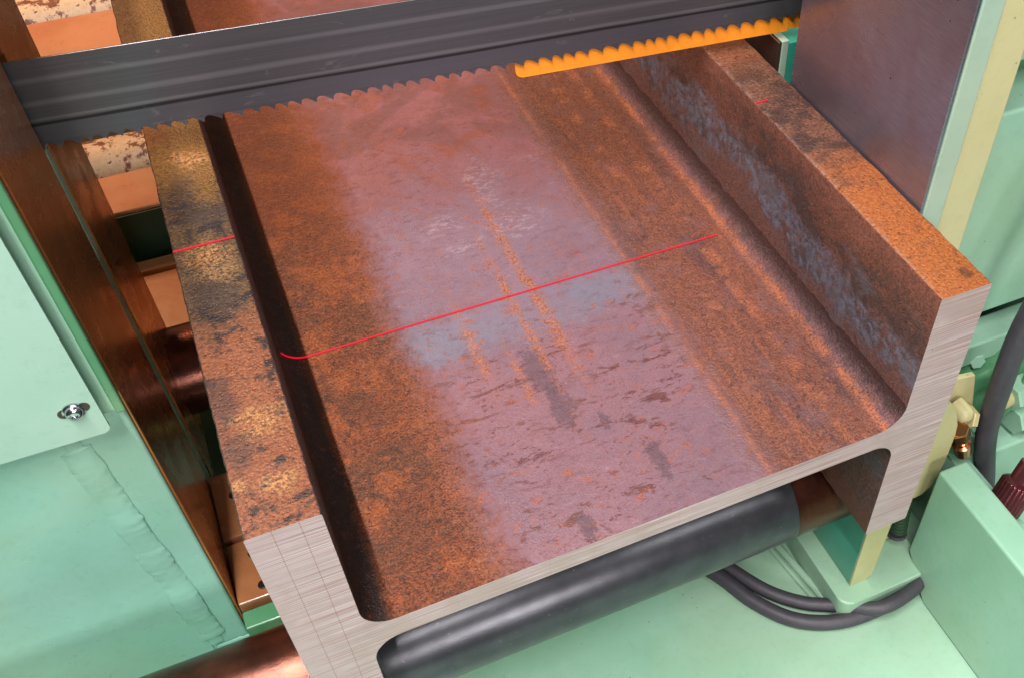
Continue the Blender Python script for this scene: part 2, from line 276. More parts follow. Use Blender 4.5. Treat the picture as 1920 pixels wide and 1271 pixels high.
def blade_steel():
    n = N("dark_band_saw_steel"); x, y, z = n.xyz()   # local: x along the band, z up from the gullet line
    sc = n.noise(30, 5, 0.7, 0, n.mp((0.10, 1, 7))); fine = n.noise(120, 4, 0.7, 0, n.mp((0.05, 1, 8)))
    zz = n.m_('ADD', z, n.m_('MULTIPLY', n.m_('SUBTRACT', sc, 0.5), 0.006))
    c = n.mix(n.rng(fine, 0.3, 0.7), srgb(90, 88, 93), srgb(100, 98, 104))
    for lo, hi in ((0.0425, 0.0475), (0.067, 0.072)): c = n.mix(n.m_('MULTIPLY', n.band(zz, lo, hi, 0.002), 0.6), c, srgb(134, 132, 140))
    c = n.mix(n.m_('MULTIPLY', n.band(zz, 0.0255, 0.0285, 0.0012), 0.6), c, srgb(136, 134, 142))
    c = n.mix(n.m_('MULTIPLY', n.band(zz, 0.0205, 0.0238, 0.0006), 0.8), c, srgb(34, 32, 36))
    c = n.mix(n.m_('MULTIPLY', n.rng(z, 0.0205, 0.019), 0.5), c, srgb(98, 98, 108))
    sm = n.m_('MULTIPLY', n.rng(n.noise(26, 6, 0.72, 0.8, n.mp((0.6, 1, 1.4))), 0.62, 0.70), 0.35); c = n.mix(sm, c, srgb(150, 146, 150))
    n.set('Base Color', c); n.set('Metallic', 0.75); n.set('Roughness', n.rng(sc, 0.3, 0.7, 0.33, 0.39))
    n.set('Normal', n.bump(n.m_('ADD', n.m_('MULTIPLY', fine, 0.4), n.m_('MULTIPLY', n.noise(9, 3), 0.8)), 0.2, 0.0005)); return n.m
BLADE = blade_steel()
def plate_steel(name, c1, c2, rough, metal=0.85, stain=srgb(120, 84, 74), sk=0.4):
    n = N(name)
    arc = n.noise(160, 4, 0.7, 0.2, n.mp((1, 0.22, 4), (math.radians(4), 0, 0))); big = n.noise(7, 4, 0.6, 0.5)
    c = n.mix(n.rng(arc, 0.3, 0.7), c1, c2)
    c = n.mix(n.m_('MULTIPLY', n.rng(big, 0.42, 0.7), sk), c, stain)
    sp = n.m_('MULTIPLY', n.rng(n.vor(48), 0.04, 0.07, 1, 0), n.rng(n.noise(19, 2), 0.55, 0.6)); c = n.mix(n.m_('MULTIPLY', sp, 0.8), c, srgb(60, 24, 20))
    n.set('Base Color', c); n.set('Metallic', metal); n.set('Roughness', n.rng(n.noise(12, 4, 0.6), 0.3, 0.7, rough, rough + 0.12))
    n.set('Normal', n.bump(arc, 0.05, 0.0002)); return n.m
JAW = plate_steel("grey_jaw_plate_steel", srgb(136, 136, 154), srgb(152, 150, 168), 0.22, 0.85)
JAWL = plate_steel("brown_oiled_jaw_steel", srgb(184, 116, 66), srgb(186, 118, 68), 0.22, 0.65, srgb(136, 76, 40), 0.3)  # brown tint, partly orange reflection put into the colour
def roller_skin():
    n = N("roller_skin"); x, y, z = n.xyz()
    g = n.noise(500, 3, 0.6); big = n.noise(20, 4, 0.6)
    c = n.mix(n.rng(big, 0.3, 0.7), srgb(60, 60, 66), srgb(76, 76, 82))
    c = n.mix(n.m_('MULTIPLY', n.rng(n.noise(160, 4, 0.7), 0.66, 0.72), 0.6), c, srgb(150, 150, 156))
    n.set('Base Color', c); n.set('Metallic', 0.5); n.set('Roughness', 0.30)
    n.set('Normal', n.bump(g, 0.3, 0.0004, n.bump(n.noise(60, 3), 0.2, 0.0006))); return n.m
def roller_shaded():
    n = N("shaded_brown_roller_steel"); big = n.noise(26, 5, 0.65)  # brown base darkened: shade over the rollers put into the colour
    c = n.mix(n.rng(big, 0.3, 0.7), srgb(64, 32, 24), srgb(96, 52, 38)); c = n.mix(n.rng(n.noise(90, 5, 0.7), 0.6, 0.7), c, srgb(66, 34, 28))
    n.set('Base Color', c); n.set('Metallic', 0.75); n.set('Roughness', 0.24); n.set('Normal', n.bump(n.noise(300, 4, 0.6), 0.5, 0.0006)); return n.m
def roller_rusty():
    n = N("flaking_white_roller_rust"); a = n.noise(30, 6, 0.72, 0.4); b = n.noise(95, 5, 0.7)
    c = n.mix(n.rng(b, 0.3, 0.7), srgb(208, 176, 138), srgb(226, 200, 166)); c = n.mix(n.rng(a, 0.5, 0.56), c, srgb(112, 52, 26)); c = n.mix(n.rng(b, 0.6, 0.66), c, srgb(92, 44, 24))
    n.set('Base Color', c); n.set('Roughness', 0.5); n.set('Normal', n.bump(a, 0.6, 0.002)); return n.m
RSK = roller_skin(); RBR = roller_shaded(); RRU = roller_rusty()
def plain(name, c, rough=0.5, metal=0.0, bs=0.3, sc=300, emit=None):
    n = N(name); big = n.noise(sc / 8, 4, 0.6)
    col = n.mix(n.rng(big, 0.3, 0.7), c, tuple(v * 0.82 for v in c[:3]) + (1,))
    n.set('Base Color', col); n.set('Roughness', rough); n.set('Metallic', metal); n.set('Normal', n.bump(n.noise(sc, 3), bs, 0.0006))
    if emit: n.set('Emission Color', emit[0]); n.set('Emission Strength', emit[1])
    return n.m
RUB = plain("black_rubber", srgb(66, 62, 70), 0.5, 0, 0.6, 700)
ORANGE = plain("orange_plastic", srgb(244, 146, 36), 0.42, 0, 0.15, 200)
LASER = plain("red_laser_light", (0.02, 0.0, 0.0, 1), 0.9, 0, 0, 100, (srgb(255, 4, 48), 0.9))
BRASS = plain("copper_brass", srgb(214, 140, 92), 0.2, 0.95, 0.15, 200)
CHROME = plain("bright_screw_steel", srgb(206, 206, 214), 0.18, 1.0, 0.1, 200)
PURPLE = plain("plum_anodised_metal", srgb(124, 66, 72), 0.25, 0.8, 0.2, 200)
DARK = plain("dark_recess_green", srgb(34, 62, 40), 0.6, 0, 0.3, 200)
RAWB = plain("brushed_pale_steel", srgb(128, 122, 96), 0.4, 0.3, 0.5, 160)

# ------------------------------------------------------------------ mesh helpers
def link(name, bm, mats, parent=None, smooth=False, loc=None):
    me = bpy.data.meshes.new(name)
    bmesh.ops.recalc_face_normals(bm, faces=bm.faces)
    if smooth:
        for f in bm.faces: f.smooth = True
    bm.to_mesh(me); bm.free()
    for m in (mats if isinstance(mats, (list, tuple)) else [mats]): me.materials.append(m)
    if smooth: me.set_sharp_from_angle(angle=math.radians(38))
    o = bpy.data.objects.new(name, me); COL.objects.link(o)
    if parent is not None: o.parent = parent
    if loc is not None: o.location = loc
    return o
def thing(name, label, cat, group=None, loc=(0, 0, 0)):
    o = bpy.data.objects.new(name, None); COL.objects.link(o); o.location = loc; o.empty_display_size = 0.05
    o['label'] = label; o['category'] = cat; o['kind'] = 'thing'
    if group: o['group'] = group
    return o
def tag(o, label, cat, group=None):
    o['label'] = label; o['category'] = cat; o['kind'] = 'thing'
    if group: o['group'] = group
    return o
def box(bm, x0, x1, y0, y1, z0, z1, bev=0.0, seg=2):
    r = bmesh.ops.create_cube(bm, size=1.0)
    for v in r['verts']: v.co = Vector(((x0 + x1) / 2 + v.co.x * (x1 - x0), (y0 + y1) / 2 + v.co.y * (y1 - y0), (z0 + z1) / 2 + v.co.z * (z1 - z0)))
    if bev:
        es = list({e for v in r['verts'] for e in v.link_edges})
        bmesh.ops.bevel(bm, geom=es, offset=bev, segments=seg, affect='EDGES', profile=0.5)
    return bm
def B(x0, x1, y0, y1, z0, z1, bev=0.0, seg=2): return box(bmesh.new(), x0, x1, y0, y1, z0, z1, bev, seg)
def prism(pts, axis, a, b, bev=0.0, seg=2):     # closed outline pts (2-d) extruded along axis from a to b
    bm = bmesh.new()
    def co(p, t): return {'x': (t, p[0], p[1]), 'y': (p[0], t, p[1]), 'z': (p[0], p[1], t)}[axis]
    v0 = [bm.verts.new(co(p, a)) for p in pts]; v1 = [bm.verts.new(co(p, b)) for p in pts]; n = len(pts)
    bm.faces.new(v0); bm.faces.new(v1)
    for i in range(n): bm.faces.new((v0[i], v0[(i + 1) % n], v1[(i + 1) % n], v1[i]))
    if bev: bmesh.ops.bevel(bm, geom=list(bm.edges), offset=bev, segments=seg, affect='EDGES', profile=0.5)
    return bm
def frame(d):
    d = d.normalized(); u = d.cross(Vector((0, 0, 1)))
    if u.length < 1e-4: u = Vector((1, 0, 0))
    u.normalize(); return d, u, u.cross(d)
def lathe(p0, d, prof, seg=32, bm=None, cap=True):       # prof: (distance along d, radius)
    bm = bm or bmesh.new(); d, u, w = frame(Vector(d)); p0 = Vector(p0); rings = []
    for t, r in prof: rings.append([bm.verts.new(p0 + d * t + (u * math.cos(2 * math.pi * k / seg) + w * math.sin(2 * math.pi * k / seg)) * r) for k in range(seg)])
    for a, b in zip(rings, rings[1:]):
        for k in range(seg): bm.faces.new((a[k], a[(k + 1) % seg], b[(k + 1) % seg], b[k]))
    if cap: bm.faces.new(rings[0]); bm.faces.new(rings[-1])
    return bm
def tube(pts, r, seg=16, sub=8):
    P = [Vector(p) for p in pts]; Q = []
    for i in range(len(P) - 1):
        a, b, c, d = P[max(i - 1, 0)], P[i], P[i + 1], P[min(i + 2, len(P) - 1)]
        for k in range(sub):
            t = k / sub; Q.append(0.5 * ((2 * b) + (c - a) * t + (2 * a - 5 * b + 4 * c - d) * t * t + (3 * b - a - 3 * c + d) * t ** 3))
    Q.append(P[-1]); bm = bmesh.new(); rings = []; up = Vector((0.123, 0.2, 0.97))
    for i, q in enumerate(Q):
        d = (Q[min(i + 1, len(Q) - 1)] - Q[max(i - 1, 0)]).normalized(); u = d.cross(up).normalized(); w = u.cross(d)
        rings.append([bm.verts.new(q + (u * math.cos(2 * math.pi * k / seg) + w * math.sin(2 * math.pi * k / seg)) * r) for k in range(seg)])
    for a, b in zip(rings, rings[1:]):
        for k in range(seg): bm.faces.new((a[k], a[(k + 1) % seg], b[(k + 1) % seg], b[k]))
    bm.faces.new(rings[0]); bm.faces.new(rings[-1]); return bm
def hexnut(p0, d, r, h, bm=None): return lathe(p0, d, ((0, r * 0.93), (h * 0.12, r), (h * 0.88, r), (h, r * 0.93)), 6, bm)
def structure(o): o['kind'] = 'structure'; return o

# ------------------------------------------------------------------ setting: machine bed
FLOOR = -0.30
bed = structure(link("machine_bed", B(-1.2, 1.9, -0.9, 3.2, -0.36, FLOOR), GREEN))
back = structure(link("machine_back_wall", B(-1.2, 1.9, 3.0, 3.06, FLOOR + 0.001, 1.2), SALMON))

# ------------------------------------------------------------------ the beam
W, BH, TF, TW, FR = 0.7116, 0.400, 0.0602, 0.0286, 0.030
ZT, ZB = BH / 2 + TW / 2, BH / 2 - TW / 2
ys = [0.0]
while ys[-1] < 1.1: ys.append(ys[-1] + 0.006)
while ys[-1] < 2.7: ys.append(ys[-1] + 0.05)
def extrude(name, prof, mats, matf, jit=None, parent=None, open_edges=()):
    bm = bmesh.new(); rows = []
    for yy in ys:
        row = []
        for i, (px, pz, hard) in enumerate(prof):
            dx = dz = 0
            if hard and yy > 0:
                a = mnoise.noise(Vector((px * 31, yy * 38, pz * 17))) * 0.00075 + mnoise.noise(Vector((px * 11, yy * 150, pz * 9))) * 0.0006
                dx = a * hard[0]; dz = a * hard[1]
            row.append(bm.verts.new((px + dx, yy, pz + dz)))
        rows.append(row)
    n = len(prof)
    for a, b in zip(rows, rows[1:]):
        for i in range(n):
            if i in open_edges: continue
            f = bm.faces.new((a[i], a[(i + 1) % n], b[(i + 1) % n], b[i])); f.material_index = matf(i)
            f.smooth = True
    f = bm.faces.new(rows[0]); f.material_index = 0
    bm.faces.new(rows[-1]).material_index = 0
    bmesh.ops.recalc_face_normals(bm, faces=bm.faces)
    me = bpy.data.meshes.new(name); bm.to_mesh(me); bm.free()
    for m in mats: me.materials.append(m)
    me.set_sharp_from_angle(angle=math.radians(50))
    o = bpy.data.objects.new(name, me); COL.objects.link(o); o.parent = parent; return o
def rounded_rect(x0, x1, z0, z1, r, k=3):
    out = []
    for cx, cz, a0 in ((x1 - r, z1 - r, 0), (x0 + r, z1 - r, 90), (x0 + r, z0 + r, 180), (x1 - r, z0 + r, 270)):
        for j in range(k + 1):
            a = math.radians(a0 + 90 * j / k); out.append((cx + r * math.cos(a), cz + r * math.sin(a), (math.cos(a), math.sin(a))))
    return out
beam = thing("steel_beam", "rusty steel H-beam lying on its side under the saw blade, front end freshly cut", "steel beam")
def fmat(i): return 1 if 3 <= i <= 3 or i in (2, 4) else 2
for x0, x1, mt, lab in ((0.0, TF, FTL, "flange with black and orange mottled top edge, nearest the bolted panel"), (W - TF, W, FTR, "flange with bright orange top edge, pressed to the grey jaw plate")):
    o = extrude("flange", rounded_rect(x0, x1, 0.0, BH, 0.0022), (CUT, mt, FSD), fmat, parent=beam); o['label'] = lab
arc = []
def fil(cx, cz, a0, a1, k=8): return [(cx + FR * math.cos(math.radians(a0 + (a1 - a0) * j / k)), cz + FR * math.sin(math.radians(a0 + (a1 - a0) * j / k)), None) for j in range(k + 1)]
prof = fil(TF + FR, ZT + FR, 180, 270)
for j in range(1, 24): prof.append((TF + FR + (W - 2 * TF - 2 * FR) * j / 24, ZT, None))
prof += fil(W - TF - FR, ZT + FR, 270, 360)
nside = len(prof)
prof += fil(W - TF - FR, ZB - FR, 0, 90)
for j in range(23, 0, -1): prof.append((TF + FR + (W - 2 * TF - 2 * FR) * j / 24, ZB, None))
prof += fil(TF + FR, ZB - FR, 90, 180)
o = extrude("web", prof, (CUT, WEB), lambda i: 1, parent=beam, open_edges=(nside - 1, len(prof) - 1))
o['label'] = "broad mauve and rust web between the two flanges"

# ------------------------------------------------------------------ saw blade
A0 = Vector((-0.08, 0.535, 0)); B0 = Vector((0.77, 0.462, 0)); TD = (B0 - A0).normalized(); BLN = Vector((-TD.y, TD.x, 0))
ang = math.atan2(TD.y, TD.x)
blade = thing("saw_blade", "dark grey band saw blade stretched across above the rusty beam", "saw blade", loc=(A0.x, A0.y, 0.4405)); blade.rotation_euler = (0, 0, ang)
S0, S1, BTH, TDp = -0.13, 1.15, 0.0016, 0.0070
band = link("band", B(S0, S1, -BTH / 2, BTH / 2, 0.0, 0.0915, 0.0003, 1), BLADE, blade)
pitches = [0.0165, 0.0185, 0.0205, 0.0212, 0.0245, 0.0205, 0.0190, 0.0155, 0.0165, 0.0190, 0.0210, 0.0225, 0.0205, 0.0190, 0.0140, 0.0170, 0.0172, 0.0205, 0.0185]
cus = [S0 + 0.005]; k = 5
while cus[-1] < S1 - 0.03: cus.append(cus[-1] + 0.86 * pitches[k % len(pitches)]); k += 1
def gul(s, p):   # outline of one gullet, cusp to cusp, h below the band
    return [(s + 0.02 * p, -0.75 * TDp), (s + 0.05 * p, -0.42 * TDp), (s + 0.13 * p, -0.13 * TDp), (s + 0.26 * p, 0.0),
            (s + 0.40 * p, -0.05 * TDp), (s + 0.55 * p, -0.20 * TDp), (s + 0.72 * p, -0.48 * TDp), (s + 0.88 * p, -0.80 * TDp)]
first = None
for i in range(1, len(cus) - 1):
    if cus[i] > 0.95: continue
    pl = cus[i] - cus[i - 1]; pr = cus[i + 1] - cus[i]
    L = gul(cus[i - 1], pl)[3:]; Rr = gul(cus[i], pr)[:4]; c0 = cus[i]
    pts = [(q[0] - c0, q[1]) for q in L] + [(-0.012 * pl, -TDp), (0.0, -TDp)] + [(q[0] - c0, q[1]) for q in Rr]
    off = (0.0005, -0.0005, 0.0)[i % 3]; bm = bmesh.new(); fa = []; ba = []
    for (s, h) in pts:
        sh = off * (-h / TDp); fa.append(bm.verts.new((s, -BTH / 2 + sh, h))); ba.append(bm.verts.new((s, BTH / 2 + sh, h)))
    n = len(pts); bm.faces.new(fa); bm.faces.new(ba[::-1])
    for j in range(n): bm.faces.new((fa[j], ba[j], ba[(j + 1) % n], fa[(j + 1) % n]))
    link("tooth", bm, BLADE, band, loc=(c0, 0, 0))
# orange strip behind the teeth
guard = thing("tooth_guard_strip", "bright orange strip behind the blade teeth above the right flange", "guard strip", loc=(A0.x, A0.y, 0.4405)); guard.rotation_euler = (0, 0, ang)
g0, g1 = 0.4885, 0.838
zl = -0.0240
pts = [(g0 + 0.002, 0.018), (g0, 0.012), (g0, zl + 0.009)] + [(g0 + 0.008 - 0.008 * math.cos(math.radians(a)), zl + 0.008 - 0.008 * math.sin(math.radians(a))) for a in (20, 45, 70, 90)] + [(g1, zl - 0.001), (g1 - 0.001, -0.012), (g1 - 0.005, -0.006), (g1 - 0.004, 0.0), (g1 - 0.008, 0.018)]
link("strip", prism(pts, 'y', 0.0035, 0.0055, 0.0004, 1), ORANGE, guard)
link("end_clip", prism([(g1 - 0.006, 0.02), (g1 + 0.03, 0.02), (g1 + 0.03, zl), (g1 - 0.004, zl)], 'y', 0.0062, 0.0082, 0.0004, 1), ORANGE, guard)

# ------------------------------------------------------------------ laser line: projected light built as a thin glowing ribbon
lz = thing("laser_line", "thin red laser line crossing the beam from flange to flange", "laser line")
YL, lw = 0.3622, 0.0011
def ribbon(pts):
    bm = bmesh.new(); a = [bm.verts.new((p[0], YL - lw, p[1])) for p in pts]; b = [bm.verts.new((p[0], YL + lw, p[1])) for p in pts]
    for i in range(len(pts) - 1): bm.faces.new((a[i], a[i + 1], b[i + 1], b[i]))
    r = bmesh.ops.extrude_face_region(bm, geom=list(bm.faces)); 
    for v in r['geom']:
        if isinstance(v, bmesh.types.BMVert): v.co.z += 0.0004
    return bm
E_ = 0.0009
link("line_on_mottled_flange", ribbon([(0.001, BH + E_), (TF - 0.001, BH + E_)]), LASER, lz)
cv = [(TF + FR + (FR - E_) * math.cos(math.radians(a)), ZT + FR + (FR - E_) * math.sin(math.radians(a))) for a in range(205, 271, 8)]
cv += [(TF + FR + (0.617 - TF - FR) * j / 10, ZT + E_) for j in range(0, 11)]
link("line_on_web", ribbon(cv), LASER, lz)
link("line_on_orange_flange", ribbon([(W - TF + 0.001, BH + E_), (W - TF + 0.017, BH + E_)]), LASER, lz)

XJ = -0.089
# ------------------------------------------------------------------ rollers and table plates
def roller(yc, mat, label, sleeve=None, r=0.068, zt=0.0):
    t = thing("conveyor_roller", label, "roller", "rollers carrying the beam", (0.3, yc, zt - r))
    if sleeve:  # one roller split: grey where lit, brown ends carry painted shade
        link("sleeve", lathe((sleeve[0] - 0.3, 0, 0), (1, 0, 0), ((0, r - 0.004), (0.002, r - 0.001), (0.004, r - 0.0005), (sleeve[1] - sleeve[0] - 0.004, r - 0.0005), (sleeve[1] - sleeve[0] - 0.001, r - 0.001), (sleeve[1] - sleeve[0], r - 0.004)), 96), RSK, t, True)
        link("shaded_end", lathe((-0.75, 0, 0), (1, 0, 0), ((0, r - 0.006), (0.004, r - 0.002), (0.75 - 0.3 + sleeve[0] , r - 0.002)), 96), mat, t, True)
        link("shaded_end", lathe((sleeve[1] - 0.3, 0, 0), (1, 0, 0), ((0, r - 0.002), (0.702 - sleeve[1], r - 0.002)), 96), mat, t, True)
    else: link("barrel", lathe((-0.75, 0, 0), (1, 0, 0), ((0, r - 0.006), (0.004, r - 0.001), (1.14, r - 0.001), (1.144, r - 0.006)), 96), mat, t, True)
    link("shaft", lathe((-0.85, 0, 0), (1, 0, 0), ((0, 0.018), (1.255, 0.018)), 24), RBR, t, True)
    return t
roller(0.141, RBR, "smooth dark grey roller under the cut front end of the beam", (0.012, 0.6115))
roller(0.700, RBR, "shiny brown roller in the gap beside the mottled flange, nearer than the laser line")
roller(1.235, RRU, "flaking white and rust roller just under the blade teeth")
roller(1.83, RRU, "rusty pitted roller beyond the saw blade at the top edge")
def tplate(name, label, y0, y1, z, thick, x0=-0.7, x1=0.9, holes=(), face=None, mat=None):
    t = thing(name, label, "table plate", "plates between the rollers")
    pl = link("plate", B(x0, x1, y0, y1, z - thick, z, 0.002), mat or SALMON, t)
    if face: link("front_face", B(x0, x1, y0 - 0.006, y0 - 0.0005, face, z - 0.006), DARK, t)
    for hx, hy in holes:
        link("bolt_hole", lathe((hx, hy, z - 0.001), (0, 0, 1), ((0, 0.007), (0.0016, 0.007), (0.002, 0.0055)), 20), plain("hole_black", srgb(22, 12, 8), 0.4), pl)
    return t
tplate("table_plate", "oily brown plate with two dark bolt holes beside the mottled flange, nearest the camera", 0.300, 0.398, -0.115, 0.02, x0=XJ + 0.0015, holes=((-0.055, 0.372), (-0.052, 0.318)), mat=OILTAN)
tplate("table_plate", "oily brown plate with one bolt hole just in front of the shiny brown roller", 0.404, 0.52, -0.110, 0.02, x0=XJ + 0.0015, holes=((-0.06, 0.475),), mat=OILTAN)
tplate("table_plate", "tan plate between the shiny brown roller and the dark step", 0.815, 0.985, -0.105, 0.02)
tplate("table_plate", "narrow tan strip along the foot of the dark green step", 0.992, 1.02, -0.10, 0.02)
tplate("table_plate", "raised tan plate just below the flaking white roller", 1.055, 1.165, -0.02, 0.02, face=-0.16)
tplate("table_plate", "tan plate beyond the saw blade below the pitted roller", 1.40, 1.76, -0.02, 0.02)
cr = thing("cross_member", "green crossbar with a pale bar on it between column foot and beam", "crossbar")
link("rail", B(XJ + 0.002, 0.5, 0.270, 0.297, -0.20, -0.128, 0.002), DEEP, cr)
link("pale_bar", B(-0.070, 0.4, 0.238, 0.267, -0.21, -0.158, 0.002), RAWB, cr)
link("bar", B(-0.060, 0.5, 0.205, 0.236, FLOOR + 0.001, -0.175, 0.003), GREEN, cr)
link("bracket", B(XJ + 0.002, -0.0705, 0.215, 0.268, -0.25, -0.150, 0.002), DEEP, cr)

# ------------------------------------------------------------------ left jaw column
col = thing("jaw_column", "mint green welded column with bolted cover panel beside the mottled flange", "machine column")
link("column_body", B(-0.75, XJ - 0.0035, 0.300, 0.522, -0.195, 1.2, 0.004, 3), TEAL, col)
link("edge_bar", B(-0.112, XJ - 0.001, 0.286, 0.2985, 0.292, 1.2, 0.003, 3), GREEN, col)
link("edge_lip", B(-0.097, XJ + 0.001, 0.281, 0.2855, 0.293, 1.2, 0.002, 2), DEEP, col)
jp = link("jaw_plate", B(XJ - 0.003, XJ, 0.304, 0.523, -0.18, 1.2, 0.001), JAWL, col); jp['label'] = "brown polished wear plate on the column side"
foot = link("foot_plate", B(-0.75, XJ + 0.004, 0.283, 0.52, -0.225, -0.1965, 0.005, 3), TEAL, col)
# weld beads
def weld(p, q, r, name, n=70, ripple=0.22, amp=0.0012, slump=1.0):
    bm = bmesh.new(); p = Vector(p); q = Vector(q); d, u, w = frame(q - p); L = (q - p).length; rings = []; seg = 18
    for i in range(n + 1):
        t = i / n; rr = r * (1 + ripple * 0.05 * math.sin(i * 1.1 + 2.0 * mnoise.noise(Vector((t * 21, 7, 3)))) + 0.12 * mnoise.noise(Vector((t * 13, r * 99, 2))))
        if t < 0.04 or t > 0.96: rr *= 0.55
        c = p + (q - p) * t + u * mnoise.noise(Vector((t * 7, 3, 1))) * amp
        ring = []
        for k in range(seg):
            a = 2 * math.pi * k / seg; v = u * math.cos(a) + w * math.sin(a)
            v.y *= 0.26 * slump; ring.append(bm.verts.new(c + v * rr * (1 + 0.10 * mnoise.noise(Vector((t * 60, k * 0.9, r * 40))))))
        rings.append(ring)
    for a, b in zip(rings, rings[1:]):
        for k in range(seg): bm.faces.new((a[k], a[(k + 1) % seg], b[(k + 1) % seg], b[k]))
    bm.faces.new(rings[0]); bm.faces.new(rings[-1])
    return link(name, bm, TEAL, col, True)
weld((-0.153, 0.2990, 0.262), (-0.132, 0.2990, -0.176), 0.0165, "weld_bead", 190, 0.22, 0.003)
weld((-0.134, 0.2985, -0.189), (XJ, 0.2985, -0.190), 0.006, "weld_bead", 24)
weld((-0.155, 0.2985, 0.262), (-0.146, 0.2985, 0.252), 0.006, "weld_blob", 12)
rib = link("gusset_plate", prism([(-0.72, -0.195), (-0.138, -0.195), (-0.158, 0.27), (-0.16, 0.5), (-0.72, 0.5)], 'y', 0.2975, 0.2996, 0.001), TEAL, col)
# panel with rounded corner and a slotted hole for the bolt
px1, pz0, yP = -0.1035, 0.2915, 0.262
rc = 0.006
outline = [(-0.72, 1.2), (-0.72, pz0)] + [(px1 - rc + rc * math.sin(math.radians(a)), pz0 + rc - rc * math.cos(math.radians(a))) for a in range(0, 91, 15)] + [(px1, 1.2)]
panel = link("cover_panel", prism(outline, 'y', yP, yP + 0.004, 0.0008, 2), PANELP, col); panel['label'] = "pale mint flat cover panel with one bolt"
bx, bz = -0.1235, 0.3315
slot = [(bx + (0.0095 if abs(a) <= 90 else -0.0095) + 0.0055 * math.cos(math.radians(a)), bz + 0.0055 * math.sin(math.radians(a))) for a in range(-90, 271, 20)]
slot = [(bx + 0.0085 + 0.0058 * math.cos(math.radians(a)), bz + 0.001 + 0.0058 * math.sin(math.radians(a))) for a in range(-90, 91, 18)] + [(bx - 0.0085 + 0.0058 * math.cos(math.radians(a)), bz - 0.001 + 0.0058 * math.sin(math.radians(a))) for a in range(90, 271, 18)]
link("slot", prism(slot, 'y', yP - 0.0004, yP + 0.003), plain("slot_shadow_steel", srgb(70, 60, 54), 0.4, 0.3), panel)
bolt = link("bolt", lathe((bx, yP - 0.0005, bz), (0, -1, 0), ((0, 0.0098), (0.0012, 0.0099), (0.0016, 0.0088), (0.0022, 0.0078), (0.0045, 0.0074), (0.0062, 0.0058), (0.0068, 0.0036), (0.0052, 0.0033), (0.0048, 0.0)), 40), CHROME, panel, True)
# rear jaw of the left side
rj = thing("rear_jaw_block", "brown polished jaw plate on green block behind the saw blade, left of the beam", "jaw block")
link("block", B(-0.6, XJ - 0.008, 0.548, 0.795, -0.195, 1.2, 0.003), DEEP, rj)
link("slot_liner", B(XJ - 0.03, XJ - 0.002, 0.5385, 0.563, -0.19, 0.425, 0.001, 1), GREEN, rj)
link("slot_liner", B(XJ - 0.03, XJ - 0.002, 0.5385, 0.563, 0.545, 1.2, 0.001, 1), GREEN, rj)
link("jaw_plate", B(XJ - 0.0075, XJ, 0.564, 0.785, -0.18, 1.2, 0.001), JAWL, rj)

# ------------------------------------------------------------------ right jaw
jaw = thing("vise_jaw", "grey steel vise jaw plate with pale green edge pressed to orange flange", "vise jaw")
XR = 0.7132
o = link("jaw_plate", B(XR, XR + 0.004, 0.121, 0.386, 0.02, 1.1, 0.0008, 1), JAW, jaw)
link("plate_edge", B(XR + 0.0045, XR + 0.031, 0.1195, 0.388, -0.02, 1.1, 0.0015), PALE, jaw)
link("backing_bar", B(XR + 0.0315, XR + 0.076, 0.122, 0.40, -0.02, 1.1, 0.002), CREAM, jaw)
rjr = thing("rear_jaw_block", "teal edged dark jaw block in the slot below the orange strip", "jaw block")
link("jaw_plate", B(0.7425, 0.7465, 0.463, 0.70, -0.1, 0.404, 0.0005, 1), plain("dark_brown_jaw_steel", srgb(74, 54, 46), 0.4, 0.4, 0.3, 300), rjr)
link("pale_edge", B(0.747, 0.757, 0.4625, 0.70, -0.1, 0.405, 0.0008, 1), PALE, rjr)
link("block", B(0.7575, 0.84, 0.4635, 0.70, -0.1, 0.40, 0.001), JADE, rjr)

# lower support bracket and pad
br = thing("jaw_support", "cream and teal support bracket on a rounded pad below the orange flange", "support bracket")
link("side_plate", B(0.713, 0.7165, 0.0565, 0.30, -0.2475, -0.005, 0.0005, 1), JADE, br)
link("front_plate", prism([(0.713, -0.2478), (0.742, -0.2478), (0.750, -0.238), (0.757, -0.005), (0.713, -0.005)], 'y', 0.0525, 0.0562, 0.0004, 1), CREAM, br)
rr_ = 0.02
pp = [(0.6855, 0.30)] + [(0.6855 + rr_ - rr_ * math.cos(math.radians(a)), 0.026 + rr_ - rr_ * math.sin(math.radians(a))) for a in range(0, 91, 15)] + [(0.84, 0.026), (0.84, 0.30)]
link("pad", prism(pp, 'z', FLOOR + 0.001, -0.2488, 0.003, 2), GREEN, br)
link("weld_strip", tube([(0.668, 0.20, -0.296), (0.676, 0.15, -0.295), (0.690, 0.052, -0.295)], 0.006), GREEN, br, True)
link("floor_rib", tube([(0.655, 0.22, -0.298), (0.667, 0.13, -0.298), (0.678, 0.055, -0.298)], 0.004), GREEN, br, True)
blk = thing("clamp_block", "small tan clamp block with bolt and ring on the pad", "block")
link("body", B(0.762, 0.835, 0.098, 0.22, -0.2485, -0.165, 0.003), CREAM, blk)
link("ring", lathe((0.775, 0.138, -0.1655), (0, 0, 1), ((0, 0.020), (0.003, 0.020), (0.003, 0.0165), (0, 0.0165)), 32, cap=False), RBR, blk, True)
link("bolt_head", lathe((0.812, 0.0985, -0.198), (0, -1, 0), ((0, 0.011), (0.003, 0.011), (0.004, 0.009), (0.004, 0.006), (0.002, 0.005), (0.002, 0)), 24), RAWB, blk, True)

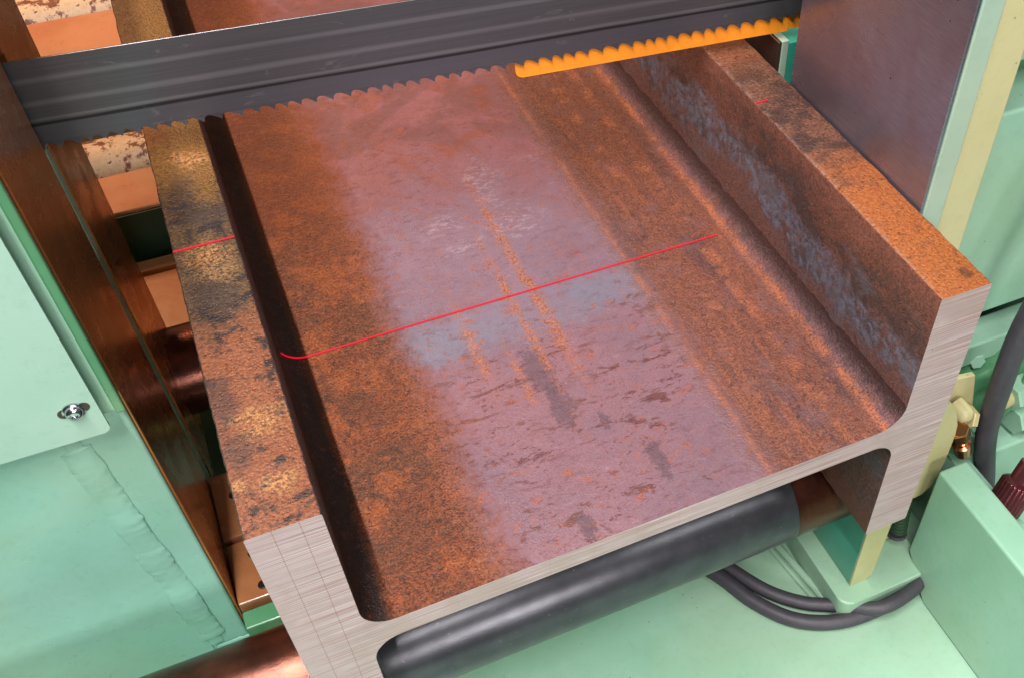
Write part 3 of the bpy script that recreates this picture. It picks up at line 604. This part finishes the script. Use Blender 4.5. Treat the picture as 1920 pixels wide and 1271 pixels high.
# ------------------------------------------------------------------ green cover box, hoses, hydraulics
bxo = thing("cover_box", "mint green sheet metal cover box with rounded top edges in the lower right corner", "cover box")
bm = prism([(0.064, -0.040), (0.064, -0.236), (0.006, -0.298), (-0.62, -0.298), (-0.62, -0.040)], 'x', 0.8215, 0.869, 0.0045, 4)
link("cover", bm, GREEN, bxo)
link("floor_gasket", B(0.8235, 0.867, -0.60, 0.004, FLOOR + 0.0005, -0.2985), DARK, bxo)
tag(link("hydraulic_hose", tube([(0.50, 0.26, -0.287), (0.555, 0.175, -0.287), (0.585, 0.108, -0.287), (0.625, 0.056, -0.287), (0.681, 0.026, -0.286), (0.744, 0.018, -0.284), (0.80, 0.022, -0.280), (0.835, 0.030, -0.278), (0.87, 0.055, -0.278)], 0.0115), RUB, None, True),
    "thick black hose, outer of the pair curving past the pad into the cover box", "hose", "hoses curving over the bed")
tag(link("hydraulic_hose", tube([(0.53, 0.27, -0.287), (0.58, 0.172, -0.287), (0.612, 0.115, -0.287), (0.65, 0.076, -0.287), (0.690, 0.050, -0.283), (0.742, 0.012, -0.268), (0.795, 0.014, -0.266), (0.83, 0.028, -0.266), (0.87, 0.060, -0.268)], 0.0105), RUB, None, True),
    "black hose, inner of the pair hugging the rounded pad corner", "hose", "hoses curving over the bed")
tag(link("hydraulic_hose", tube([(0.962, 0.06, -0.26), (0.958, 0.085, -0.17), (0.937, 0.10, -0.06), (0.924, 0.10, 0.05), (0.921, 0.10, 0.16), (0.945, 0.10, 0.30), (0.98, 0.10, 0.45)], 0.0155), RUB, None, True),
    "thick black hose standing upright at the right edge above the cover box", "hose")
cab = thing("machine_cabinet", "mint green cabinet side beside the cream jaw bar at the right edge", "cabinet")
link("cabinet_body", B(0.815, 1.5, 0.200, 0.60, 0.083, 0.425, 0.004, 3), GREEN, cab)
link("upper_body", B(0.815, 1.5, 0.215, 0.60, 0.478, 1.1, 0.004, 3), PALE, cab)
link("recess", B(0.82, 1.49, 0.27, 0.59, 0.420, 0.482), DEEP, cab)
rail = thing("guide_rail", "pale green horizontal guide rail under the cabinet", "rail")
link("bar", B(0.80, 1.5, 0.185, 0.23, -0.006, 0.036, 0.003), GREEN, rail)
link("end_cap", B(0.79, 0.7995, 0.18, 0.235, -0.012, 0.04, 0.003), CREAM, rail)
hb = structure(link("hydraulic_bay_wall", B(0.80, 1.6, 0.30, 0.32, FLOOR + 0.001, 0.0826), DARK))  # wall coloured dark to stand in for shade in the bay
link_ = link
plate = thing("gusset_bracket", "cream bracket plates with rounded corner behind the orange flange", "bracket")
link("upper_plate", prism([(0.80, 0.0), (0.895, -0.028), (0.927, -0.036), (0.905, 0.050), (0.80, 0.072)], 'y', 0.130, 0.138, 0.001), CREAM, plate)
rp = [(0.745, -0.14), (0.835, -0.134), (0.849, -0.121), (0.857, -0.069), (0.858, -0.01), (0.854, 0.015), (0.847, 0.036), (0.838, 0.056), (0.829, 0.071), (0.745, 0.075)]
link("rounded_plate", prism(rp, 'y', 0.088, 0.097, 0.001), CREAM, plate)
fit = thing("hose_fitting", "copper coloured hose fitting on cream elbow above the cover box", "fitting")
D = Vector((0.42, 0.05, -0.93)).normalized()
link("elbow", lathe((0.880, 0.124, 0.008), (0.1, -1, -0.1), ((0, 0.013), (0.02, 0.0135), (0.026, 0.011), (0.03, 0.004)), 24), CREAM, fit, True)
link("elbow_nut", hexnut((0.905, 0.112, -0.020), (-1, 0, 0.5), 0.0175, 0.012), CREAM, fit)
link("hex_nut", hexnut((0.866, 0.094, -0.004), D, 0.0150, 0.030), BRASS, fit)
link("sleeve", lathe(Vector((0.866, 0.094, -0.004)) + D * 0.030, D, ((0, 0.0085), (0.007, 0.0085), (0.008, 0.0105), (0.012, 0.0105), (0.013, 0.009), (0.018, 0.009), (0.020, 0.0135), (0.03, 0.0135), (0.05, 0.0125)), 28), BRASS, fit, True)
mot = thing("pump_flange", "round green pump flange with a bolt behind the upright hose", "pump")
link("housing", lathe((1.016, 0.20, -0.085), (-0.25, -1, 0.2), ((0, 0.105), (0.03, 0.105), (0.034, 0.098), (0.034, 0.075), (0.05, 0.070), (0.054, 0.06), (0.054, 0)), 48), DEEP, mot, True)
for a in (60, 140, 220, 300):
    c = Vector((1.016, 0.20, -0.085)); d, u, w = frame(Vector((-0.25, -1, 0.2)))
    link("bolt", hexnut(c + d * 0.034 + (u * math.cos(math.radians(a)) + w * math.sin(math.radians(a))) * 0.088, d, 0.012, 0.012), GREEN, mot)
MS = Vector((0.05, 0.04, -0.062))
man = thing("valve_manifold", "green valve manifold with stacked hex nuts at the right edge", "manifold")
link("block", B(0.94, 1.3, 0.09, 0.18, -0.30 + 0.001, -0.10, 0.004), GREEN, man)
link("channel", prism([(0.905, -0.298), (0.93, -0.298), (0.93, -0.12), (0.905, -0.12)], 'y', -0.12, 0.16, 0.002), GREEN, man)
for (p, d, r, h) in (((0.928, 0.08, 0.044), (1, 0.1, 0.05), 0.024, 0.034), ((0.940, 0.07, -0.002), (1, 0.1, 0.05), 0.025, 0.022), ((0.966, 0.07, -0.020), (1, 0.1, 0.05), 0.026, 0.03), ((0.985, 0.06, -0.066), (1, 0, 0.05), 0.027, 0.04)):
    link("hex_nut", hexnut(Vector(p) + MS, d, r, h), GREEN, man)
link("pipe_end", lathe(Vector((0.900, 0.080, 0.040)) + MS, (1, 0.1, 0.05), ((0, 0.015), (0.03, 0.015)), 24), CREAM, man, True)
cap = thing("knurled_cap", "plum coloured ribbed metal cap beside the cover box at the right edge", "cap")
prof = []
bm = bmesh.new(); ctr = Vector((0.898, 0.002, -0.098)); d, u, w = frame(Vector((0.45, 0.15, 0.75))); seg = 96; rings = []
for t, r, kn in ((0, 0.020, 0), (0.003, 0.024, 0), (0.005, 0.024, 1), (0.045, 0.024, 1), (0.047, 0.024, 0), (0.05, 0.020, 0), (0.052, 0.016, 0), (0.08, 0.016, 0)):
    rings.append([bm.verts.new(ctr + d * t + (u * math.cos(2 * math.pi * k / seg) + w * math.sin(2 * math.pi * k / seg)) * (r + kn * (0.0008 if (k // 2) % 2 else -0.0006))) for k in range(seg)])
for a, b in zip(rings, rings[1:]):
    for k in range(seg): bm.faces.new((a[k], a[(k + 1) % seg], b[(k + 1) % seg], b[k]))
bm.faces.new(rings[0]); bm.faces.new(rings[-1]); link("ribbed_body", bm, PURPLE, cap, True)
link("collar", lathe(ctr - d * 0.012, d, ((0, 0.017), (0.012, 0.017)), 32), BRASS, cap, True)

con = thing("corrugated_conduit", "small dark ribbed conduit squeezed between the cover box and orange flange", "conduit")
prof = []
for k in range(16): prof += [(k * 0.006, 0.0115), (k * 0.006 + 0.002, 0.0135), (k * 0.006 + 0.004, 0.0135), (k * 0.006 + 0.005, 0.0115)]
link("ribbed_tube", lathe((0.806, 0.082, -0.20), (0.1, 0.25, 1), prof, 24), DARK, con, True)
link("end_ring", lathe((0.804, 0.080, -0.206), (0.1, 0.25, 1), ((0, 0.015), (0.005, 0.015)), 24), RUB, con, True)
pipe = tag(link("hydraulic_pipe", tube([(1.02, 0.13, 0.02), (0.985, 0.115, -0.02), (0.96, 0.125, -0.09), (0.955, 0.15, -0.18), (0.955, 0.17, -0.29)], 0.007), DEEP, None, True), "thin green steel pipe running down behind the upright hose", "pipe")
fit2 = thing("pipe_union", "small brass pipe union low behind the upright hose", "fitting")
link("hex_nut", hexnut((0.956, 0.142, -0.150), (0, -0.2, 1), 0.014, 0.022), BRASS, fit2)
link("collar", lathe((0.956, 0.138, -0.128), (0, -0.2, 1), ((0, 0.010), (0.008, 0.010), (0.010, 0.008)), 24), BRASS, fit2, True)
